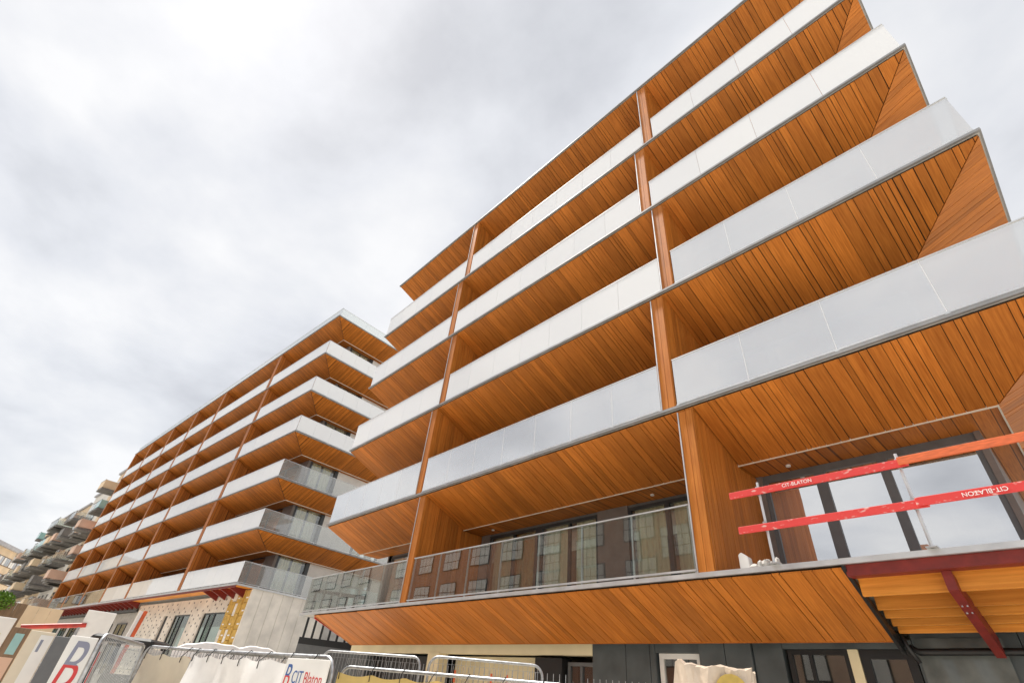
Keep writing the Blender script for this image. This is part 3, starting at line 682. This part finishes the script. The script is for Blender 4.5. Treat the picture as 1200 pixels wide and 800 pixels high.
tag(fo, 'white broken block standing against the fin by the rubble', 'block')
for k in range(5): lump('rubble_stone', 'concrete', (-3.38+k*.085, 8.1+.03*(k % 2), LV[0]+.012), (.06, .06, .05+.02*(k % 3)), k, ['small pale stone of the rubble, next to the white broken block', 'second small stone from the white broken block', 'middle stone of the little rubble row', 'small stone second from the guard post foot', 'small stone against the guard post foot'][k], 'stone', 'rubble on the first floor edge')

# ------------------------------------------------------------------ site fences
def fence(a, b, zt, label, wires=True, tarp=None, drop=0, group='mesh site fence panels', spikes=False, zb=.12, ends=True):
    a = Vector((a[0], a[1], 0)); b = Vector((b[0], b[1], 0)); L = (b-a).length; ang = math.atan2(b.y-a.y, b.x-a.x)
    F = empty('fence_panel', (*a.xy, 0), ang); tag(F, label, 'fence', group)
    r = .16; pts = [(0, 0, zb)]
    pts += [(r-r*cos(t), 0, zt-r+r*sin(t)) for t in [i*pi/12 for i in range(7)]]
    pts += [(L-r+r*sin(t), 0, zt-r+r*cos(t)) for t in [i*pi/12 for i in range(7)]]+[(L, 0, zb)]
    MB().tube(pts, .021, 8).build('tube_frame', 'galv', F, smooth=True)
    MB().tube([(.02, 0, zb+.12), (L-.02, 0, zb+.12)], .018, 8).build('bottom_rail', 'galv', F, smooth=True)
    wm = MB()
    n = int(L/.075)
    for i in range(1, n):
        x = L*i/n; top = zt+(.10 if spikes else -.01); wm.box(x-.0028, x+.0028, -.0028, .0028, zb+.12, top)
    for zq in ([.5, .9, 1.3, 1.7, zt-.09] if not spikes else [.5, 1.0, 1.5]): wm.box(.02, L-.02, .0025, .006, zq-.002, zq+.002)
    wo = wm.build('wire_mesh', 'galv', F); wo['kind'] = 'stuff'
    for x in (0, L): BX('foot_block', 'concrete', F, x-.12, x+.12, -.35, .35, 0, .13, bevel=.02)
    if tarp:
        m, lab, z0, z1, x0, x1 = tarp
        q = random.Random(hash(lab) % 999 if False else len(lab)); ph = [q.uniform(0, 6) for _ in range(5)]
        def P(u, v): 
            x = x0+(x1-x0)*u; sag = .035*abs(sin(u*pi*(x1-x0)/.55))*v**6
            return (x, -.085-.025*sin(u*9+ph[0]+v*3)-.018*sin(u*23+ph[1]-v*5)-.014*sin(v*11+u*6+ph[2]), z0+(z1-z0)*v-sag)
        t = MB().grid(P, 60, 24).build('tarpaulin', m, None, smooth=True); t.location = F.location; t.rotation_euler = F.rotation_euler
        tag(t, lab, 'tarpaulin')
        for k in range(int((x1-x0)/.5)+1):
            u = min(1, k*.5/(x1-x0)+.01); q3 = Vector(P(u, .985)); MB().tube([(q3.x, q3.y-.012, q3.z-.05), (q3.x, q3.y-.015, q3.z+.02), (q3.x+.01, -.02, zt+.028), (q3.x+.01, .03, zt+.01)], .006, 5).build('tie', 'black', t)
    return F
fA = fence((-9.13, 2.40), (-5.69, 2.84), 2.0, 'mesh fence panel carrying the white sheet and the CIT Blaton board', tarp=('tarp_white', 'white sheet tied to the fence beside the CIT Blaton board', .2, 1.95, .12, 3.2))
fB = fence((-10.5, 2.05), (-7.1, 3.25), 2.01, 'mesh fence panel with the pale tan sheet left of the white sheet', tarp=('tarp_tan', 'pale tan sheet on the fence left of the white sheet', .2, 1.93, .1, 3.3))
fC = fence((-8.0, 1.08), (-10.2, 1.95), 2.01, 'bare mesh fence panel in front of the small excavator')
fD = fence((-7.67, 3.96), (-4.45, 5.15), 2.0, 'mesh fence panel with spiked wire tops and yellow sheet', spikes=True, tarp=('tarp_yellow', 'yellow sheet on the spiked fence panel under the timber soffit', .2, 1.93, .05, 3.25))
fE = fence((-4.35, 5.2), (-1.1, 5.9), 1.98, 'bare spiked mesh fence panel before the dark ground floor wall', spikes=True)
fF = fence((-10.6, 5.02), (-8.45, 5.80), 2.30, 'rounded tall fence panel behind the yellow sheet, nearer the CIT Blaton board', group='rounded fence panels by the ground floor')
fG = fence((-7.85, 5.56), (-6.3, 6.6), 2.30, 'rounded tall fence panel behind the yellow sheet, with small orange tags', group='rounded fence panels by the ground floor')
for k, x in enumerate((.45, 1.05, 1.3)):
    BX('orange_tag', 'orange_red', fG, x, x+.03, -.03, -.022, 1.98, 2.14)
# company board on the white sheet
MR = Matrix.Rotation(R(90), 4, 'X')
def on_line(px, py, a, b):                    # where a pixel's direction meets the vertical plane of a fence
    v = ray(px, py); n = Vector((-(b[1]-a[1]), b[0]-a[0], 0)); k = (n.x*a[0]+n.y*a[1])/(n.x*v.x+n.y*v.y); return Vector((v.x*k, v.y*k, v.z*k+EYE))
A, B_ = on_line(339, 769, (-9.13, 2.26), (-5.69, 2.70)), on_line(388, 772, (-9.13, 2.26), (-5.69, 2.70))
L = math.hypot(B_.x-A.x, B_.y-A.y); print('board', L, A.z, B_.z)
sb = empty('company_board', (A.x, A.y, A.z-.37), math.atan2(.44, 3.44)); tag(sb, 'white company board with red and blue B logo lettered CIT Blaton', 'sign')
BX('board', 'white_panel', sb, 0, L, -.012, .01, 0, .36, bevel=.003)
lettering('B', .30, Matrix.Translation((L*.11, -.0135, .19)) @ MR @ Matrix.Diagonal((.8, 1, 1, 1)), 'logo_split', sb, .15)
lettering('CIT', .16, Matrix.Translation((L*.365, -.0135, .19)) @ MR @ Matrix.Diagonal((L/.98, 1, 1, 1)), 'logo_blue', sb)
lettering('Blaton', .16, Matrix.Translation((L*.735, -.0135, .185)) @ MR @ Matrix.Diagonal((L/.98, 1, 1, 1)), 'logo_red', sb)

# ------------------------------------------------------------------ clutter at the left
def board_from_px(name, tl, tr, d, h, m, label, cat, thick=.05, legs=False):
    A = atR(*tl, d); B_ = atR(*tr, d); ang = math.atan2(B_.y-A.y, B_.x-A.x); L = math.hypot(B_.x-A.x, B_.y-A.y); zt = (A.z+B_.z)/2
    o = empty(name, (A.x, A.y, 0), ang); tag(o, label, cat)
    BX('panel', m, o, 0, L, 0, thick, max(.05, zt-h), zt, bevel=.006)
    for x in (.05, L-.05): BX('leg', 'galv', o, x-.02, x+.02, thick+.001, thick+.041, 0, zt-.1)
    return o, L, zt
o, L, zt = board_from_px('company_board', (85, 743), (116, 748), 9.8, 1.7, 'white_panel', 'tall white board with large grey and red B logo beside the bare fence panel', 'sign')
lettering('B', .80, Matrix.Translation((L*.42, -.003, zt-.36)) @ MR @ Matrix.Diagonal((.55, 1, 1, 1)), 'logo_split_grey', o, .2)
o, L, zt = board_from_px('company_board', (38, 737), (66, 742), 13, 1.9, 'tarp_tan', 'cream board with small dark logo standing before the beige hoarding', 'sign')
BX('print', 'white_panel', o, L*.45, L*.98, -.006, -.001, zt-1.8, zt-.05); BX('print', 'logo_grey', o, L*.55, L*.66, -.010, -.0065, zt-.3, zt-.12)
o, L, zt = board_from_px('notice_board', (-14, 719), (20, 725), 14, 1.5, 'white_panel', 'white notice board with yellow and pink print at the fence end', 'sign')
for k, (m, a, b, c, d) in enumerate((('poster_yellow', .55, .75, .25, .7), ('poster_pink', .0, .7, 1.0, 1.1), ('logo_grey', .1, .45, .3, .6), ('poster_green', .1, .5, .68, .9), ('beige_wall', .0, .9, 1.12, 1.4))):
    BX('print', m, o, L*a, L*b, -.006-.001*k, -.001, zt-d, zt-c)
o, L, zt = board_from_px('display_panel', (17, 733), (37, 737), 15, 1.9, 'brown_hoarding', 'dark display panel with brown print between the notice board and the cream board', 'sign')
BX('print', 'pink_wall', o, L*.12, L*.9, -.006, -.001, zt-1.5, zt-.5); BX('print', 'teal_glass', o, L*.3, L*.8, -.006, -.001, zt-.45, zt-.1)
o, L, zt = board_from_px('display_panel', (66, 744), (84, 747), 12, 1.9, 'grey_frame', 'narrow dark grey panel between the cream board and the tall B board', 'sign')
# hoardings
def hoard(p0, p1, d, m, label):
    A, B_ = atR(*p0, d), atR(*p1, d); ang = math.atan2(B_.y-A.y, B_.x-A.x); L = math.hypot(B_.x-A.x, B_.y-A.y); zt = (A.z+B_.z)/2
    h = empty('hoarding', (A.x, A.y, 0), ang); tag(h, label, 'hoarding'); n = int(L/.5)
    for k in range(n): BX('hoarding_board', m, h, L*k/n+.004, L*(k+1)/n-.004, 0, .04, .05, zt, bevel=.004)
    BX('rail', m, h, 0, L, .041, .12, zt-.7, zt-.55)
hoard((-60, 690), (32, 711), 46, 'brown_hoarding', 'brown board hoarding closing the street behind the notice boards')
hoard((32, 710), (76, 713), 42, 'beige_wall', 'beige board hoarding between the brown hoarding and the timber building')
# red barrier rail on posts
rb = empty('red_barrier', (0, 0, 0)); tag(rb, 'long red painted barrier beam on posts in front of the beige hoarding', 'barrier')
A, B_ = atR(24, 734, 24), atR(101, 732, 24)
d = (B_-A); MB().tube([A, B_], .07, 8).build('beam', 'red_paint', rb)
for t in (.1, .9): q = A+d*t; MB().tube([(q.x, q.y, 0), (q.x, q.y, q.z-.05)], .04, 8).build('post', 'galv', rb)
# white sign on post
q = atR(118, 722, 24); sg = empty('white_sign', (q.x, q.y, 0), R(80)); tag(sg, 'plain white sign panel raised above the red barrier', 'sign')
BX('panel', 'white_panel', sg, -.42, .42, -.03, 0, q.z-.75, q.z+.15, bevel=.01); MB().tube([(0, .03, 0), (0, .03, q.z)], .03, 8).build('post', 'galv', sg)
# mini excavator
q = atR(147, 765, 13); ex = empty('mini_excavator', (q.x, q.y, 0), R(60)); tag(ex, 'small orange and black excavator behind the bare fence panel', 'excavator')
for s in (-.55, .55):
    tk = MB().prism([(-.85, s-.15, .12), (-.7, s-.15, 0), (.7, s-.15, 0), (.85, s-.15, .12), (.85, s-.15, .36), (.7, s-.15, .46), (-.7, s-.15, .46), (-.85, s-.15, .36)], (0, .3, 0)).build('track', 'rubber', ex, bevel=.03)
MB().prism([(-.9, -.6, .5), (.5, -.6, .5), (.5, -.6, .85), (-.2, -.6, 1.15), (-.9, -.6, 1.15)], (0, 1.2, 0)).build('body', 'orange_machine', ex, bevel=.05)
cb = MB()
for x, y in ((-.25, -.5), (-.25, .35), (.55, -.5), (.55, .35)): cb.tube([(x, y, .86), (x-.06, y, 2.06)], .045, 6)
cb.build('cab_frame', 'black', ex); MB().prism([(-.5, -.58, 2.06), (.62, -.58, 2.06), (.55, -.58, 2.16), (-.42, -.58, 2.16)], (0, 1.0, 0)).build('cab_roof', 'black', ex, bevel=.04)
BX('windscreen', 'glass_window', ex, .5, .515, -.44, .3, .95, 2.02); BX('windscreen', 'glass_window', ex, -.2, .48, -.52, -.51, 1.2, 2.0); BX('seat', 'rubber', ex, -.15, .3, -.3, .15, 1.16, 1.6, bevel=.05)
MB().tube([(.5, .05, .9), (1.1, .05, 1.9), (1.75, .05, 1.65)], .09, 6).build('boom', 'orange_machine', ex); MB().tube([(1.75, .05, 1.68), (1.95, .05, .7)], .07, 6).build('arm', 'orange_machine', ex)
MB().prism([(1.7, -.2, .65), (2.1, -.2, .7), (2.15, -.2, .35), (1.85, -.2, .2), (1.65, -.2, .35)], (0, .5, 0)).build('bucket', 'black', ex, bevel=.02)
# leaning timbers by the excavator
for k, (px0, py0, px1, py1, m, lab) in enumerate(((166, 716, 141, 772, 'white_panel', 'long white plank leaning beside the excavator'), (171, 716, 147, 772, 'orange_red', 'long orange plank leaning beside the white plank'))):
    A = atR(px0, py0, 15.5); B_ = Vector((A.x+.5, A.y-.3, 0)); d = B_-A
    t = MB().tube([Vector((0, 0, 0)), d*-1], .05, 4).build('leaning_plank', m); t.location = B_; tag(t, lab, 'plank')
# stack of white blocks, cable reel
q = atR(132, 774, 11.5)
for k, (dx, zz_, w_) in enumerate(((0, 0, .85), (0, .43, .85), (0, .86, .8))):
    b = BX('white_block', 'white_panel', None, -w_/2, w_/2, -.4, .4, 0, .42, bevel=.03); b.location = (q.x, q.y, zz_); b.rotation_euler = (0, 0, R(75+k*3))
    tag(b, ['lowest white block of the stack behind the bare fence', 'second white block of the stack behind the bare fence', 'topmost white block of the stack behind the bare fence'][k], 'block', 'stack of white blocks')
cr_ = empty('cable_reel', (-10.2, 1.55, 0)); tag(cr_, 'orange and black cable coil heaped by the fence foot', 'cable')
for k in range(7):
    MB().tube([(.28*cos(t), .28*sin(t)*.9, .1+k*.21+.03*sin(3*t)) for t in [i*pi/9 for i in range(19)]], .1, 6).build('coil', 'orange_red' if k % 2 else 'rubber', cr_, smooth=True)
# pallets and pipes among the clutter
q = atR(52, 770, 17)
for k in range(7):
    pt = empty('pallet', (q.x, q.y, k*.15), R(20+k*4)); tag(pt, ['lowest', 'second', 'third', 'middle', 'fifth', 'sixth', 'topmost'][k]+' timber pallet of the stack behind the cream board', 'pallet', 'stack of timber pallets')
    for a in range(5): BX('deck_slat', 'raw_timber', pt, -.6, .6, -.4+a*.175, -.3+a*.175, .115, .138)
    for a in range(3): BX('bearer', 'raw_timber', pt, -.6, .6, -.4+a*.35, -.3+a*.35, 0, .114)
q = atR(104, 742, 19); rk = empty('pipe_rack', (q.x, q.y, 0), R(70)); tag(rk, 'rack of red and grey tubes standing under the white sign', 'rack')
for k in range(9): MB().tube([(k*.16-.7, .1*(k % 2), 0), (k*.16-.66, .1*(k % 2)-.15, 1.6+.12*((k*5) % 4))], .035, 6).build('tube', 'red_paint' if k % 3 == 1 else 'galv', rk)
BX('rail', 'galv', rk, -.9, .9, .16, .2, .9, .96); BX('rail', 'galv', rk, -.9, .9, .16, .2, .3, .36)
# white pipes / sheets on the ground behind the white sheet
for k, (px, py, d, w_) in enumerate(((258, 753, 16, 1.9), (304, 757, 16, 1.4))):
    q = atR(px, py, d); n_ = 9
    arc = [(-w_/2+w_*a/n_, 0, q.z-.22+.22*sin(pi*a/n_)**.6+.015*sin(a*2.3)) for a in range(n_+1)]
    t = MB().prism([(-w_/2, 0, 0)]+arc+[(w_/2, 0, 0)], (0, 1.0, 0)).build('covered_pile', 'tarp_white', None, bevel=.03, smooth=True); t.location = (q.x, q.y, 0); t.rotation_euler = (0, 0, math.atan2(q.y, q.x)-pi/2)
    tag(t, ['white sheeted pile before the insulated wall, nearer its window openings', 'white sheeted pile before the insulated wall, at its grey foot'][k], 'pile', 'white sheeted piles')
# wrapped load close by
q = atR(838, 788, 5.6)
wl = empty('wrapped_load', (q.x, q.y, 0), R(22)); tag(wl, 'tall pallet load wrapped in crumpled clear plastic before the dark wall', 'load')
bm = bmesh.new(); bmesh.ops.create_cube(bm, size=1); bmesh.ops.subdivide_edges(bm, edges=bm.edges[:], cuts=14, use_grid_fill=True)
rr = random.Random(4)
for v in bm.verts:
    c = v.co.copy(); v.co = Vector((c.x*.60+.02*sin(c.z*23+c.y*9), c.y*.62+.02*sin(c.x*19+c.z*11), (c.z+.5)*2.04+.14))
    if c.z > .49: v.co.z += .012*sin(c.x*14)+.01*sin(c.y*17+1)+(.035 if c.x < -.42 else 0)
    v.co += Vector((rr.uniform(-1, 1), rr.uniform(-1, 1), rr.uniform(-1, 1)))*.008
me = bpy.data.meshes.new('wrapped_bales'); bm.to_mesh(me); bm.free(); me.materials.append(MATS['plastic_wrap']); wo = bpy.data.objects.new('wrapped_bales', me); COL.objects.link(wo); wo.parent = wl
for k in range(3): BX('pallet_bearer', 'raw_timber', wl, -.32, .32, -.31+k*.26, -.21+k*.26, 0, .1)
BX('pallet_deck', 'raw_timber', wl, -.33, .33, -.33, .33, .101, .135)
MB().tube([(.15, -.325, 2.0), (.15, -.352, 2.0)], .13, 18).build('round_label', 'yellow_patch', wl)
# black bar gate between the buildings
A = atR(352, 752, 27); B_ = atR(404, 756, 27); ang = math.atan2(B_.y-A.y, B_.x-A.x); L = (B_-A).length
gt = empty('bar_gate', (A.x, A.y, 0), ang); tag(gt, 'black vertical bar gate in the gap between the two buildings', 'gate')
BX('sill_beam', 'black', gt, -.1, L+.4, -.04, .04, A.z-.05, A.z+.2); BX('gate_leaf', 'grey_frame', gt, -.1, L+.4, -.03, .03, .1, A.z-.051); BX('top_rail', 'black', gt, -.1, L+.4, -.04, .04, 5.2, 5.35)
for k in range(int((L+.4)/.36)): BX('bar', 'black', gt, k*.36, k*.36+.10, -.03, .03, A.z+.201, 5.199)
cw = empty('courtyard_wall', (A.x-6, A.y+9, 0), ang); tag(cw, 'pale rendered wall standing behind the black bar gate', 'wall')
BX('wall', 'pale_wall', cw, -2, 16, 0, .3, 0, 5.2); BX('coping', 'concrete', cw, -2.05, 16.05, -.04, .34, 5.2, 5.3)
# shrub by the hoarding
q = atR(3, 697, 46); sh = empty('shrub', (q.x, q.y, 0)); tag(sh, 'bright green shrub rising above the brown hoarding', 'shrub')
MB().tube([(0, 0, 0), (.1, 0, 2.4), (0, .1, 4.2)], .07, 6).build('stem', 'brown_hoarding', sh)
lf = MB(); rr = random.Random(8)
for _ in range(900):
    v = Vector((rr.gauss(0, 1), rr.gauss(0, 1), rr.gauss(0, 1))); v = v/max(1e-3, v.length)*rr.random()**.4
    c = Vector((v.x*.8, v.y*.8, 4.15+v.z*.6)); a = Vector((rr.gauss(0, 1), rr.gauss(0, 1), rr.gauss(0, 1))).normalized(); b = a.orthogonal().normalized()
    n = len(lf.v); lf.v += [tuple(c+a*.09), tuple(c+b*.05), tuple(c-a*.09), tuple(c-b*.05)]; lf.f.append((n, n+1, n+2, n+3))
fo_ = lf.build('foliage', 'leaf', sh); fo_['kind'] = 'stuff'
